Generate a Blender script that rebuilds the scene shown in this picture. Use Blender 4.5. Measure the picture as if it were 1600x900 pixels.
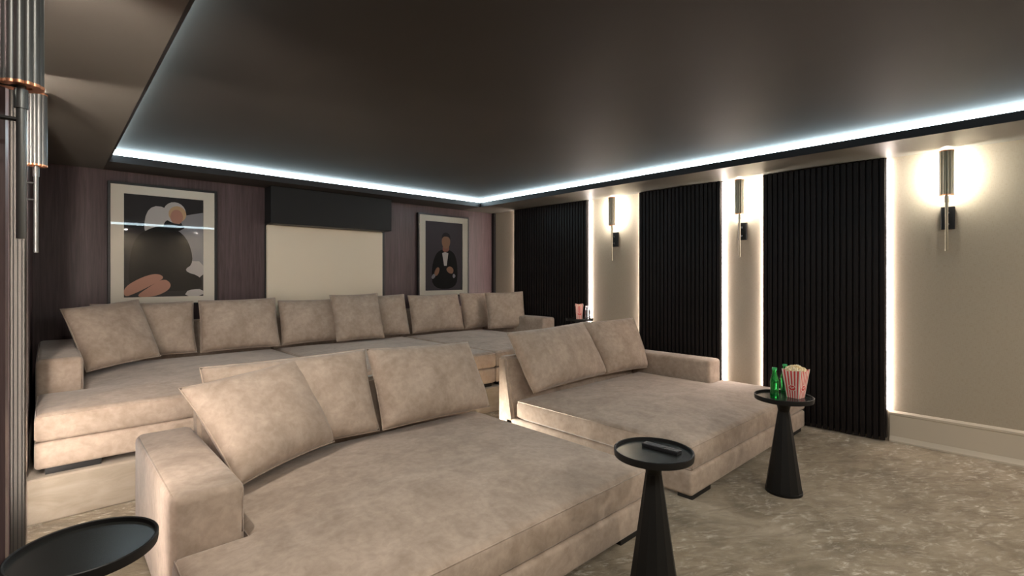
import bpy, bmesh, math, random
from mathutils import Vector, Matrix

random.seed(7)
scene = bpy.context.scene
C = scene.collection
for o in list(bpy.data.objects):
    bpy.data.objects.remove(o, do_unlink=True)

# ------------------------------------------------------------------ camera
EYE = 1.40
THETA = math.atan(725.0 / 776.0)          # room axis Y lies this far left of the view axis
cam_d = bpy.data.cameras.new('camera')
cam_d.sensor_fit = 'HORIZONTAL'
cam_d.sensor_width = 36.0
cam_d.lens = 36.0 * 776.0 / 1600.0
cam_d.shift_y = -18.0 / 1600.0
cam_d.clip_start = 0.02
cam = bpy.data.objects.new('camera', cam_d)
cam.location = (0, 0, EYE)
cam.rotation_euler = (math.pi / 2, 0, -THETA)
C.objects.link(cam)
scene.camera = cam

# ------------------------------------------------------------------ world, exposure
w = bpy.data.worlds.new('world')
scene.world = w
w.use_nodes = True
w.node_tree.nodes['Background'].inputs[0].default_value = (0.02, 0.02, 0.022, 1)
w.node_tree.nodes['Background'].inputs[1].default_value = 0.3
vs = scene.view_settings
vs.view_transform = 'Standard'
vs.look = 'None'
vs.gamma = 1.0
vs.use_curve_mapping = False
vs.exposure = 1.82
try:
    scene.cycles.max_bounces = 8
    scene.cycles.diffuse_bounces = 5
    scene.cycles.glossy_bounces = 3
    scene.cycles.sample_clamp_indirect = 6.0
    scene.cycles.caustics_reflective = False
    scene.cycles.caustics_refractive = False
except Exception:
    pass

LED_WALL = 19.0        # slim vertical strips beside the panels
LED_COVE = 6.2        # cool strip round the tray ceiling
LED_LEFT = 27.0        # the stronger strips of the left wall panels
FILL_W = 14.0           # added unseen fill lights of the ceiling border
SCONCE = 140.0          # lamp core of the wall lights

# ------------------------------------------------------------------ materials
M = {}


def mat(name, col, rough=0.6, metal=0.0, spec=0.5, emit=None, estr=0.0, sheen=0.0,
        alpha=None, trans=0.0, ior=1.45, coat=0.0):
    m = bpy.data.materials.new(name)
    m.use_nodes = True
    b = m.node_tree.nodes['Principled BSDF']
    b.inputs['Base Color'].default_value = (*col, 1)
    b.inputs['Roughness'].default_value = rough
    b.inputs['Metallic'].default_value = metal
    b.inputs['Specular IOR Level'].default_value = spec
    b.inputs['IOR'].default_value = ior
    b.inputs['Transmission Weight'].default_value = trans
    b.inputs['Coat Weight'].default_value = coat
    if sheen:
        b.inputs['Sheen Weight'].default_value = sheen
        b.inputs['Sheen Roughness'].default_value = 0.4
    if emit:
        b.inputs['Emission Color'].default_value = (*emit, 1)
        b.inputs['Emission Strength'].default_value = estr
    M[name] = m
    return m


def nd(m, kind, **kw):
    n = m.node_tree.nodes.new(kind)
    for k, v in kw.items():
        if k in n.inputs.keys():
            n.inputs[k].default_value = v
        else:
            setattr(n, k, v)
    return n


def lk(m, a, b):
    m.node_tree.links.new(a, b)


def coords(m, scale=(1, 1, 1), kind='Object'):
    t = nd(m, 'ShaderNodeTexCoord')
    mp = nd(m, 'ShaderNodeMapping')
    mp.inputs['Scale'].default_value = scale
    lk(m, t.outputs[kind], mp.inputs['Vector'])
    return mp.outputs['Vector']


def ramp(m, fac, stops):
    r = nd(m, 'ShaderNodeValToRGB')
    els = r.color_ramp.elements
    while len(els) < len(stops):
        els.new(0.5)
    for e, (p, c) in zip(els, stops):
        e.position = p
        e.color = (*c, 1)
    lk(m, fac, r.inputs['Fac'])
    return r.outputs['Color']


def bump(m, height, strength, dist=0.01, prev=None):
    b = nd(m, 'ShaderNodeBump')
    b.inputs['Strength'].default_value = strength
    b.inputs['Distance'].default_value = dist
    lk(m, height, b.inputs['Height'])
    if prev:
        lk(m, prev, b.inputs['Normal'])
    return b.outputs['Normal']


def bsdf(m):
    return m.node_tree.nodes['Principled BSDF']


def noise(m, vec, scale, detail=4, rough=0.55, dist=0.0):
    n = nd(m, 'ShaderNodeTexNoise')
    n.inputs['Scale'].default_value = scale
    n.inputs['Detail'].default_value = detail
    n.inputs['Roughness'].default_value = rough
    n.inputs['Distortion'].default_value = dist
    lk(m, vec, n.inputs['Vector'])
    return n.outputs['Fac']


def mixc(m, fac, a, b, mode='MIX'):
    n = nd(m, 'ShaderNodeMix', data_type='RGBA', blend_type=mode)
    if isinstance(fac, (int, float)):
        n.inputs[0].default_value = fac
    else:
        lk(m, fac, n.inputs[0])
    for s, v in ((6, a), (7, b)):
        if isinstance(v, tuple):
            n.inputs[s].default_value = (*v, 1)
        else:
            lk(m, v, n.inputs[s])
    return n.outputs[2]


# taupe velour of sofas and cushions: cloudy nap
m = mat('velour', (0.4, 0.31, 0.24), rough=0.85, spec=0.2, sheen=0.25)
v = coords(m)
n1 = noise(m, v, 5.0, 6, 0.62, 0.6)
n2 = noise(m, v, 26.0, 5, 0.6, 0.4)
c1 = ramp(m, n1, [(0.3, (0.355, 0.28, 0.222)), (0.52, (0.445, 0.358, 0.289)), (0.72, (0.515, 0.42, 0.347))])
c2 = ramp(m, n2, [(0.35, (0.80, 0.79, 0.77)), (0.62, (1.0, 1.0, 1.0))])
lk(m, mixc(m, 0.75, c1, c2, 'MULTIPLY'), bsdf(m).inputs['Base Color'])
lk(m, bump(m, noise(m, v, 9.0, 3, 0.5), 0.25, 0.02, bump(m, noise(m, v, 260.0, 2), 0.15, 0.002)), bsdf(m).inputs['Normal'])

# brushed carpet with swirled pile marks
m = mat('carpet', (0.26, 0.2, 0.13), rough=0.95, spec=0.1, sheen=0.2)
v = coords(m)
s1 = noise(m, v, 1.6, 5, 0.6, 1.6)
wv = nd(m, 'ShaderNodeTexWave', wave_type='RINGS')
wv.inputs['Scale'].default_value = 3.2
wv.inputs['Distortion'].default_value = 14.0
wv.inputs['Detail'].default_value = 5.0
wv.inputs['Detail Scale'].default_value = 1.3
wv.inputs['Detail Roughness'].default_value = 0.62
lk(m, v, wv.inputs['Vector'])
s2 = wv.outputs['Fac']
vr = nd(m, 'ShaderNodeVectorRotate', rotation_type='Z_AXIS')
vr.inputs['Angle'].default_value = 0.6
lk(m, v, vr.inputs['Vector'])
vm = nd(m, 'ShaderNodeMapping')
vm.inputs['Scale'].default_value = (1.0, 2.6, 1.0)
lk(m, vr.outputs[0], vm.inputs['Vector'])
s3 = noise(m, vm.outputs[0], 6.0, 9, 0.74, 2.6)
s4 = noise(m, v, 1.1, 4, 0.6, 1.2)
c1 = ramp(m, s1, [(0.32, (0.20, 0.158, 0.098)), (0.5, (0.285, 0.228, 0.150)), (0.72, (0.36, 0.295, 0.208))])
mk = ramp(m, s3, [(0.48, (0, 0, 0)), (0.63, (1, 1, 1))])
mk2 = ramp(m, s2, [(0.30, (0.2, 0.2, 0.2)), (0.95, (1, 1, 1))])
mk3 = ramp(m, s4, [(0.38, (0.15, 0.15, 0.15)), (0.62, (1, 1, 1))])
mm = mixc(m, 1.0, mixc(m, 1.0, mk, mk2, 'MULTIPLY'), mk3, 'MULTIPLY')
cc = mixc(m, mm, c1, (0.68, 0.61, 0.50))
dk = ramp(m, noise(m, vm.outputs[0], 3.0, 6, 0.65, 1.5), [(0.36, (0.62, 0.59, 0.55)), (0.55, (1, 1, 1))])
cc = mixc(m, 0.8, cc, dk, 'MULTIPLY')
fine = ramp(m, noise(m, v, 320.0, 2, 0.6), [(0.3, (0.72, 0.72, 0.72)), (0.7, (1.08, 1.08, 1.08))])
lk(m, mixc(m, 0.8, cc, fine, 'MULTIPLY'), bsdf(m).inputs['Base Color'])
lk(m, bump(m, noise(m, v, 420.0, 2), 0.6, 0.006, bump(m, s3, 0.3, 0.02)), bsdf(m).inputs['Normal'])

m = mat('riser_carpet', (0.42, 0.36, 0.28), rough=0.9, spec=0.15, sheen=0.2)
v = coords(m, (1, 1, 3.5))
lk(m, ramp(m, noise(m, v, 3.2, 5, 0.6, 1.0), [(0.3, (0.26, 0.22, 0.17)), (0.7, (0.37, 0.32, 0.26))]), bsdf(m).inputs['Base Color'])
lk(m, bump(m, noise(m, v, 300.0, 2), 0.3, 0.003), bsdf(m).inputs['Normal'])

# woven wall cloth
m = mat('wall_cloth', (0.56, 0.48, 0.375), rough=0.8, spec=0.2)
v = coords(m, (40, 40, 400))
v2 = coords(m, (400, 400, 30))
a = noise(m, v, 1.0, 2)
b = noise(m, v2, 1.0, 2)
mx = nd(m, 'ShaderNodeMath', operation='ADD')
lk(m, a, mx.inputs[0])
lk(m, b, mx.inputs[1])
lk(m, ramp(m, mx.outputs[0], [(0.75, (0.335, 0.286, 0.218)), (1.0, (0.385, 0.335, 0.262)), ]), bsdf(m).inputs['Base Color'])
lk(m, bump(m, mx.outputs[0], 0.2, 0.002), bsdf(m).inputs['Normal'])

# plum-brown wood veneer, vertical grain
m = mat('veneer', (0.08, 0.055, 0.055), rough=0.42, spec=0.35)
v = coords(m, (1, 1, 0.045))
g1 = noise(m, v, 55.0, 6, 0.65, 0.5)
v3 = coords(m, (1, 1, 0.02))
g2 = noise(m, v3, 5.0, 3, 0.5)
c1 = ramp(m, g1, [(0.28, (0.058, 0.037, 0.037)), (0.55, (0.098, 0.066, 0.068)), (0.78, (0.14, 0.098, 0.1))])
c2 = ramp(m, g2, [(0.35, (0.72, 0.68, 0.68)), (0.62, (1.0, 1.0, 1.0))])
lk(m, mixc(m, 0.8, c1, c2, 'MULTIPLY'), bsdf(m).inputs['Base Color'])
lk(m, bump(m, g1, 0.12, 0.003), bsdf(m).inputs['Normal'])

# near-black stained slats
m = mat('slat_black', (0.012, 0.010, 0.010), rough=0.45, spec=0.22)
v = coords(m, (1, 1, 0.05))
g1 = noise(m, v, 90.0, 5)
lk(m, ramp(m, g1, [(0.3, (0.006, 0.005, 0.005)), (0.7, (0.018, 0.014, 0.0135))]), bsdf(m).inputs['Base Color'])

# satin dark paint of ceiling and soffit
m = mat('ceiling_paint', (0.05, 0.044, 0.038), rough=0.62, spec=0.3)
v = coords(m)
lk(m, ramp(m, noise(m, v, 0.9, 2), [(0.3, (0.037, 0.032, 0.027)), (0.7, (0.046, 0.040, 0.035))]), bsdf(m).inputs['Base Color'])
m = mat('soffit_paint', (0.15, 0.138, 0.118), rough=0.5, spec=0.3)
v = coords(m)
lk(m, ramp(m, noise(m, v, 1.5, 2), [(0.3, (0.115, 0.105, 0.09)), (0.7, (0.135, 0.125, 0.107))]), bsdf(m).inputs['Base Color'])
mat('fascia_black', (0.012, 0.012, 0.014), rough=0.5)
mat('box_black', (0.011, 0.011, 0.011), rough=0.55, spec=0.3)

m = mat('screen_cloth', (0.74, 0.65, 0.51), rough=0.85, spec=0.15)
v = coords(m, (300, 300, 300))
lk(m, bump(m, noise(m, v, 1.0, 2), 0.12, 0.002), bsdf(m).inputs['Normal'])
mat('skirting_paint', (0.52, 0.46, 0.37), rough=0.45)
m = mat('black_metal', (0.008, 0.008, 0.008), rough=0.45, metal=0.0, spec=0.3)
v = coords(m)
lk(m, bump(m, noise(m, v, 300.0, 2), 0.06, 0.001), bsdf(m).inputs['Normal'])
mat('plate_black', (0.014, 0.015, 0.014), rough=0.26, spec=0.5)
mat('base_grey', (0.10, 0.10, 0.10), rough=0.35, metal=0.6)
mat('bronze_tube', (0.30, 0.27, 0.20), rough=0.4, metal=0.6)
mat('grey_tube', (0.13, 0.135, 0.132), rough=0.36, metal=0.7)
mat('copper', (0.78, 0.36, 0.2), rough=0.3, metal=0.9)
mat('bronze_trim', (0.05, 0.047, 0.042), rough=0.3, metal=0.8)
mat('chrome', (0.6, 0.6, 0.6), rough=0.2, metal=1.0)
mat('foot_black', (0.01, 0.01, 0.01), rough=0.5)
mat('frame_black', (0.012, 0.011, 0.011), rough=0.4)
mat('mat_board', (0.84, 0.79, 0.68), rough=0.85)
mat('plastic_black', (0.012, 0.012, 0.013), rough=0.4)
mat('rubber_grey', (0.05, 0.05, 0.053), rough=0.6)
mat('paper_white', (0.78, 0.66, 0.58), rough=0.7)
mat('paper_red', (0.62, 0.045, 0.045), rough=0.65)
m = mat('popcorn', (0.75, 0.62, 0.36), rough=0.8)
v = coords(m)
lk(m, ramp(m, noise(m, v, 90.0, 3), [(0.35, (0.66, 0.46, 0.18)), (0.6, (0.84, 0.75, 0.55))]), bsdf(m).inputs['Base Color'])
mat('green_glass', (0.03, 0.52, 0.10), rough=0.06, trans=0.85, ior=1.45)
mat('clear_glass', (0.75, 0.74, 0.76), rough=0.05, trans=0.8, ior=1.45)
mat('cap_steel', (0.75, 0.74, 0.74), rough=0.3, metal=0.7)
mat('dark_drink', (0.03, 0.018, 0.014), rough=0.15)
mat('led_warm', (0, 0, 0), emit=(1.0, 0.85, 0.78), estr=LED_WALL)
mat('led_left', (0, 0, 0), emit=(1.0, 0.88, 0.78), estr=LED_LEFT)
mat('led_left_near', (0, 0, 0), emit=(1.0, 0.88, 0.78), estr=LED_LEFT * 1.5)
mat('led_cool', (0, 0, 0), emit=(0.72, 0.92, 1.0), estr=LED_COVE)
mat('lamp_core', (0, 0, 0), emit=(1.0, 0.96, 0.86), estr=SCONCE)
# picture glazing: clear with surface reflection only
m = bpy.data.materials.new('glazing')
m.use_nodes = True
nt = m.node_tree
nt.nodes.remove(nt.nodes['Principled BSDF'])
tr = nd(m, 'ShaderNodeBsdfTransparent')
gl = nd(m, 'ShaderNodeBsdfGlossy')
gl.inputs['Roughness'].default_value = 0.015
fr = nd(m, 'ShaderNodeFresnel')
fr.inputs['IOR'].default_value = 1.5
ms = nd(m, 'ShaderNodeMixShader')
lk(m, fr.outputs[0], ms.inputs[0])
lk(m, tr.outputs[0], ms.inputs[1])
lk(m, gl.outputs[0], ms.inputs[2])
lk(m, ms.outputs[0], nt.nodes['Material Output'].inputs['Surface'])
M['glazing'] = m
for nme, col in dict(ink_black=(0.012, 0.011, 0.011), ink_char=(0.03, 0.028, 0.03), ink_grey=(0.30, 0.30, 0.32),
                     ink_pale=(0.58, 0.55, 0.53), ink_skin=(0.52, 0.27, 0.20), ink_blond=(0.62, 0.42, 0.25),
                     ink_tan=(0.34, 0.19, 0.12), ink_slate=(0.075, 0.065, 0.075), ink_skin_dark=(0.33, 0.15, 0.11)).items():
    mat(nme, col, rough=0.6, spec=0.2)

# ------------------------------------------------------------------ mesh helpers


def new_obj(name, me, parent=None, loc=None):
    o = bpy.data.objects.new(name, me)
    C.objects.link(o)
    if parent is not None:
        o.parent = parent
    if loc is not None:
        o.location = loc
    return o


def finish(name, bm, material, parent=None, smooth=False, loc=None, angle=None):
    bmesh.ops.recalc_face_normals(bm, faces=bm.faces[:])
    me = bpy.data.meshes.new(name)
    bm.to_mesh(me)
    bm.free()
    mats = material if isinstance(material, (list, tuple)) else [material]
    for k in mats:
        me.materials.append(M[k])
    if smooth:
        for p in me.polygons:
            p.use_smooth = True
        if angle:
            me.set_sharp_from_angle(angle=math.radians(angle))
    return new_obj(name, me, parent, loc)


def box(bm, x0, x1, y0, y1, z0, z1, bev=0.0, seg=2, mi=0):
    r = bmesh.ops.create_cube(bm, size=1.0)
    vs_ = r['verts']
    for v_ in vs_:
        v_.co = Vector((x0 + (v_.co.x + 0.5) * (x1 - x0), y0 + (v_.co.y + 0.5) * (y1 - y0), z0 + (v_.co.z + 0.5) * (z1 - z0)))
    faces = set(f for v_ in vs_ for f in v_.link_faces)
    for f in faces:
        f.material_index = mi
    if bev > 0:
        edges = list(set(e for v_ in vs_ for e in v_.link_edges))
        bmesh.ops.bevel(bm, geom=edges, offset=bev, segments=seg, affect='EDGES', profile=0.5)


def boxo(name, x0, x1, y0, y1, z0, z1, material, parent=None, bev=0.0, seg=2, smooth=False, origin=None):
    bm = bmesh.new()
    ox, oy, oz = origin or (0, 0, 0)
    box(bm, x0 - ox, x1 - ox, y0 - oy, y1 - oy, z0 - oz, z1 - oz, bev, seg)
    return finish(name, bm, material, parent, smooth, origin, 40 if smooth else None)


def lathe(bm, prof, n=32, center=(0, 0, 0), mi=0, cap=True):
    cx, cy, cz = center
    rings = []
    for r, z in prof:
        rings.append([bm.verts.new((cx + r * math.cos(2 * math.pi * k / n), cy + r * math.sin(2 * math.pi * k / n), cz + z)) for k in range(n)])
    for a_, b_ in zip(rings, rings[1:]):
        for k in range(n):
            f = bm.faces.new((a_[k], a_[(k + 1) % n], b_[(k + 1) % n], b_[k]))
            f.material_index = mi
    if cap:
        if prof[0][0] > 1e-5:
            bm.faces.new(rings[0][::-1]).material_index = mi
        if prof[-1][0] > 1e-5:
            bm.faces.new(rings[-1]).material_index = mi


def tube(bm, pts, r, n=8, closed=False, mi=0):
    pts = [Vector(p) for p in pts]
    N = len(pts)
    rings = []
    up = Vector((0, 0, 1))
    for i, p in enumerate(pts):
        a_ = pts[(i - 1) % N] if (closed or i > 0) else p
        b_ = pts[(i + 1) % N] if (closed or i < N - 1) else p
        t = (b_ - a_).normalized()
        s = t.cross(up)
        if s.length < 1e-3:
            s = t.cross(Vector((0, 1, 0)))
        s.normalize()
        q = s.cross(t).normalized()
        rings.append([bm.verts.new(p + r * (math.cos(2 * math.pi * k / n) * s + math.sin(2 * math.pi * k / n) * q)) for k in range(n)])
    M_ = N if closed else N - 1
    for i in range(M_):
        a_, b_ = rings[i], rings[(i + 1) % N]
        for k in range(n):
            f = bm.faces.new((a_[k], a_[(k + 1) % n], b_[(k + 1) % n], b_[k]))
            f.material_index = mi
    if not closed:
        bm.faces.new(rings[0][::-1])
        bm.faces.new(rings[-1])


def axis_pts(x0, x1, r, step, inner=()):
    e = [0.0, r * 0.13, r * 0.38, r * 0.7, r]
    xs = set(round(x0 + d, 5) for d in e) | set(round(x1 - d, 5) for d in e)
    for k in inner:
        for d in e:
            xs.add(round(k + d, 5))
            xs.add(round(k - d, 5))
    k = max(1, int((x1 - x0) / step))
    for i in range(k + 1):
        q = x0 + (x1 - x0) * i / k
        if all(abs(q - t) > step * 0.3 for t in xs):
            xs.add(round(q, 5))
    return sorted(x for x in xs if x0 - 1e-6 <= x <= x1 + 1e-6)


def seg_dist(px, py, a_, b_):
    ax, ay = a_
    bx, by = b_
    dx, dy = bx - ax, by - ay
    t = max(0, min(1, ((px - ax) * dx + (py - ay) * dy) / (dx * dx + dy * dy)))
    return math.hypot(px - ax - t * dx, py - ay - t * dy)


def pad(name, outline, z0, z1, parent, r=0.035, crown=0.05, soft=0.28, step=0.09, material='velour', notch=None, sag=0.0):
    """Upholstered block: flat plan outline (axis-parallel polygon), rounded edges, crowned top.
    notch = (x0,x1,y0,y1) corner cut out of the bounding rectangle."""
    xs0 = [p[0] for p in outline]
    ys0 = [p[1] for p in outline]
    X0, X1, Y0, Y1 = min(xs0), max(xs0), min(ys0), max(ys0)
    ix = [x for x in set(xs0) if X0 + 1e-4 < x < X1 - 1e-4]
    iy = [y for y in set(ys0) if Y0 + 1e-4 < y < Y1 - 1e-4]
    ax = axis_pts(X0, X1, r, step, ix)
    ay = axis_pts(Y0, Y1, r, step, iy)

    def inside(x, y):
        if notch:
            if notch[0] < x < notch[1] and notch[2] < y < notch[3]:
                return False
        return True
    nseg = len(outline)
    bm = bmesh.new()
    V = {}

    def height(x, y):
        d = min(seg_dist(x, y, outline[i], outline[(i + 1) % nseg]) for i in range(nseg))
        e = r - math.sqrt(max(0, r * r - (r - min(d, r)) ** 2))
        c = crown * (1 - math.exp(-(d / soft) ** 1.3))
        wob = sag * math.sin(x * 7.3 + y * 3.1) * math.sin(y * 5.7 - x * 2.2)
        return z1 - e + c + wob * min(1, d / 0.2)

    def vert(i, j):
        if (i, j) not in V:
            V[(i, j)] = bm.verts.new((ax[i], ay[j], height(ax[i], ay[j])))
        return V[(i, j)]
    for i in range(len(ax) - 1):
        for j in range(len(ay) - 1):
            if inside((ax[i] + ax[i + 1]) / 2, (ay[j] + ay[j + 1]) / 2):
                bm.faces.new((vert(i, j), vert(i + 1, j), vert(i + 1, j + 1), vert(i, j + 1)))
    bm.verts.ensure_lookup_table()
    be = [e for e in bm.edges if len(e.link_faces) == 1]
    r0 = bmesh.ops.extrude_edge_only(bm, edges=be)
    nv = [g for g in r0['geom'] if isinstance(g, bmesh.types.BMVert)]
    cx, cy = (X0 + X1) / 2, (Y0 + Y1) / 2
    for v_ in nv:
        v_.co.z = (z0 + z1) / 2
    ne = [g for g in r0['geom'] if isinstance(g, bmesh.types.BMEdge)]
    # belly of the side, then tucked lower edge
    r1 = bmesh.ops.extrude_edge_only(bm, edges=ne)
    for g in r1['geom']:
        if isinstance(g, bmesh.types.BMVert):
            g.co.z = z0 + 0.02
    ne = [g for g in r1['geom'] if isinstance(g, bmesh.types.BMEdge)]
    r2 = bmesh.ops.extrude_edge_only(bm, edges=ne)
    for g in r2['geom']:
        if isinstance(g, bmesh.types.BMVert):
            g.co.z = z0
            d = 0.016
            g.co.x += d if g.co.x - X0 < 0.001 else (-d if X1 - g.co.x < 0.001 else 0)
            g.co.y += d if g.co.y - Y0 < 0.001 else (-d if Y1 - g.co.y < 0.001 else 0)
    ne = [g for g in r2['geom'] if isinstance(g, bmesh.types.BMEdge)]
    bmesh.ops.contextual_create(bm, geom=ne)
    return finish(name, bm, material, parent, True, None, 55)


def rect(x0, x1, y0, y1):
    return [(x0, y0), (x1, y0), (x1, y1), (x0, y1)]


def piping(parent, pts, r=0.0045, closed=True, material='velour', name='piping'):
    bm = bmesh.new()
    tube(bm, pts, r, 6, closed)
    return finish(name, bm, material, parent, True)


def tag(o, label, cat=None, group=None, kind=None):
    if label:
        o['label'] = label
    if cat:
        o['category'] = cat
    if group:
        o['group'] = group
    if kind:
        o['kind'] = kind
    return o


def struct(o, label=None):
    o['kind'] = 'structure'
    if label:
        o['label'] = label
    return o


def thing(name, label, cat, loc=(0, 0, 0), rz=0.0, group=None):
    o = bpy.data.objects.new(name, None)
    o.empty_display_size = 0.1
    C.objects.link(o)
    o.location = loc
    o.rotation_euler = (0, 0, rz)
    return tag(o, label, cat, group)


def copy_tree(o, parent=None):
    c = o.copy()
    C.objects.link(c)
    c.parent = parent
    for ch in list(o.children):
        copy_tree(ch, c)
    return c


# ------------------------------------------------------------------ room shell
XR, XL, YB, YF = 5.25, -0.17, 6.05, -1.70
ZT, ZC = 2.41, 2.52
STEP_Y, STEP_Z = 3.87, 0.26
struct(boxo('floor', XL - 0.1, XR + 0.1, YF - 0.1, YB + 0.1, -0.1, 0.0, 'carpet'), 'taupe brushed carpet floor')
struct(boxo('floor_platform', XL, XR, STEP_Y, YB, 0.0, STEP_Z, 'riser_carpet', bev=0.012), 'raised carpeted platform under the long back sofa')
struct(boxo('wall_right', XR, XR + 0.1, YF - 0.1, YB + 0.1, 0, 2.7, 'wall_cloth'), 'beige cloth covered wall')
struct(boxo('wall_back', XL - 0.1, XR, YB, YB + 0.1, 0, 2.7, 'veneer'), 'dark plum wood veneer wall')
struct(boxo('wall_left', XL - 0.1, XL, YF - 0.1, YB, 0, 2.7, 'veneer'), 'dark wood veneer wall')
struct(boxo('wall_front', XL, XR, YF - 0.1, YF, 0, 2.7, 'wall_cloth'))
# pilasters projecting from the left wall
pa = struct(boxo('trim_1', XL, -0.128, 3.20, 3.42, 0, ZT, 'veneer'), 'narrow wood pilaster on the near left wall')
boxo('metal_edge', -0.128, -0.075, 3.195, 3.42, 0, ZT, 'bronze_trim', pa, bev=0.004)['label'] = 'dark bronze metal edge strip'
for k in range(3):
    boxo('groove', -0.117 + k * 0.014, -0.113 + k * 0.014, 3.1925, 3.197, 0, ZT, 'black_metal', pa)
struct(boxo('trim_2', XL, -0.085, 3.95, 4.25, STEP_Z, ZT, 'veneer'), 'dark wood pilaster beside the long sofa')
struct(boxo('trim_3', XL, -0.10, 4.25, YB, STEP_Z, ZT, 'veneer'))
struct(boxo('trim_4', 5.205, XR, 6.0, YB, STEP_Z, ZT, 'frame_black'), 'black corner strip')
# wood pilaster just past the nearest wall light, its light strip tucked behind the far edge
struct(boxo('trim_5', XL, -0.105, 1.98, 2.095, 0, ZT, 'veneer'))
struct(boxo('trim_14', -0.105, -0.087, 1.975, 2.13, 0, ZT, 'veneer'), 'wood pilaster at the left picture edge')

# ceiling: tray with a lower border
TX0, TX1, TY0, TY1 = 0.38, 4.60, -1.0, 5.60
struct(boxo('ceiling', TX0 - 0.3, TX1 + 0.3, TY0 - 0.3, TY1 + 0.3, ZC, ZC + 0.08, 'ceiling_paint'), 'dark satin tray ceiling')
bm = bmesh.new()
box(bm, XL, TX0, YF, YB, ZT, ZC + 0.02)
so = struct(finish('trim_6', bm, 'soffit_paint'), 'lowered ceiling border along the left wall')
bm = bmesh.new()
box(bm, TX1, XR, YF, YB, ZT, ZC + 0.02)
struct(finish('trim_7', bm, 'soffit_paint'), 'lowered ceiling border along the right wall')
bm = bmesh.new()
box(bm, TX0, TX1, TY1, YB, ZT, ZC + 0.02)
struct(finish('trim_8', bm, 'ceiling_paint'), 'lowered dark ceiling border along the back wall')
bm = bmesh.new()
box(bm, TX0, TX1, YF, TY0, ZT, ZC + 0.02)
struct(finish('trim_9', bm, 'soffit_paint'))
# black lip below the light strip
for i, (a0, a1, b0, b1) in enumerate(((TX1 - 0.012, TX1 + 0.002, TY0, TY1), (TX0 - 0.002, TX0 + 0.012, TY0, TY1),
                                      (TX0, TX1, TY1 - 0.012, TY1 + 0.002), (TX0, TX1, TY0 - 0.002, TY0 + 0.012))):
    struct(boxo('trim_%d' % (10 + i), a0, a1, b0, b1, ZT - 0.001, ZT + 0.062, 'fascia_black'))
LB0, LB1 = ZT + 0.064, ZC - 0.001
for (nm, a0, a1, b0, b1, lab) in (
        ('r', TX1 - 0.010, TX1 - 0.001, TY0 + 0.01, TY1 - 0.01, 'cool white light strip in the ceiling cove above the slatted wall'),
        ('b', TX0 + 0.012, TX1 - 0.011, TY1 - 0.010, TY1 - 0.001, 'cool white light strip in the ceiling cove above the framed pictures'),
        ('l', TX0 + 0.001, TX0 + 0.010, TY0 + 0.01, TY1 - 0.01, 'cool light strip hidden in the left ceiling cove'),
        ('f', TX0 + 0.012, TX1 - 0.011, TY0 + 0.001, TY0 + 0.010, 'cool light strip in the cove behind the viewer')):
    o = boxo('cove_light_strip', a0, a1, b0, b1, LB0, LB1, 'led_cool')
    tag(o, lab, 'light', 'cool ceiling cove strips')

# skirting on the free stretches of the right wall
for i, (y0, y1) in enumerate(((-0.54, 0.895), (1.93, 2.30), (3.34, 3.86))):
    bm = bmesh.new()
    prof = [(0, 0), (0.030, 0), (0.030, 0.014), (0.014, 0.050), (0.014, 0.225), (0.020, 0.231), (0.020, 0.247), (0.008, 0.262), (0, 0.262)]
    ra = [bm.verts.new((XR - p[0], y0, p[1])) for p in prof]
    rb = [bm.verts.new((XR - p[0], y1, p[1])) for p in prof]
    n_ = len(prof)
    for k in range(n_):
        bm.faces.new((ra[k], ra[(k + 1) % n_], rb[(k + 1) % n_], rb[k]))
    bm.faces.new(ra)
    bm.faces.new(rb[::-1])
    o = finish('baseboard_right' if i == 0 else 'baseboard_right.%03d' % i, bm, 'skirting_paint')
    struct(o, 'pale painted skirting board')

# ------------------------------------------------------------------ slatted panels with light strips
PX = 5.175


def slat_panel(y0, y1, zb, label, n):
    t = thing('slat_panel', label, 'wall panel', (XR, (y0 + y1) / 2, zb), 0, 'black slatted wall panels')
    cy = (y0 + y1) / 2
    org = (XR, cy, zb)
    h = ZT - 0.004 - zb
    bm = bmesh.new()
    box(bm, -0.052, -0.001, y0 - cy, y1 - cy, 0.02, h)
    finish('backing_board', bm, 'slat_black', t)
    p = (y1 - y0) / n
    bm = bmesh.new()
    box(bm, -0.012, 0.012, -p * 0.36, p * 0.36, 0, h - 0.0, 0.002, 1)
    me = None
    for k in range(n):
        if me is None:
            o = finish('slat', bm, 'slat_black', t)
            me = o.data
        else:
            o = new_obj('slat', me, t)
        o.location = (-0.064, y0 - cy + (k + 0.5) * p, 0.0)
    for s, yy in ((-1, y0 - cy), (1, y1 - cy)):
        bm = bmesh.new()
        a0, a1 = (yy - 0.012, yy - 0.001) if s < 0 else (yy + 0.001, yy + 0.012)
        box(bm, -0.016, -0.003, a0, a1, 0.02 if zb > 0.1 else 0.255, h - 0.004)
        finish('light_strip', bm, 'led_warm', t)['label'] = 'glowing warm white light strip'
    return t


slat_panel(0.91, 1.905, 0.012, 'near black slatted wall panel behind the striped popcorn box on the table', 21)
slat_panel(-1.55, -0.56, 0.012, 'added unseen black slatted wall panel with light strips behind the viewer', 21)  # panel and strips added out of view to light the right front floor
slat_panel(2.32, 3.315, 0.012, 'middle black slatted wall panel behind the short armrest of the right sofa', 21)
slat_panel(4.10, 5.50, STEP_Z + 0.012, 'far black slatted wall panel nearest the back corner', 29)

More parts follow.
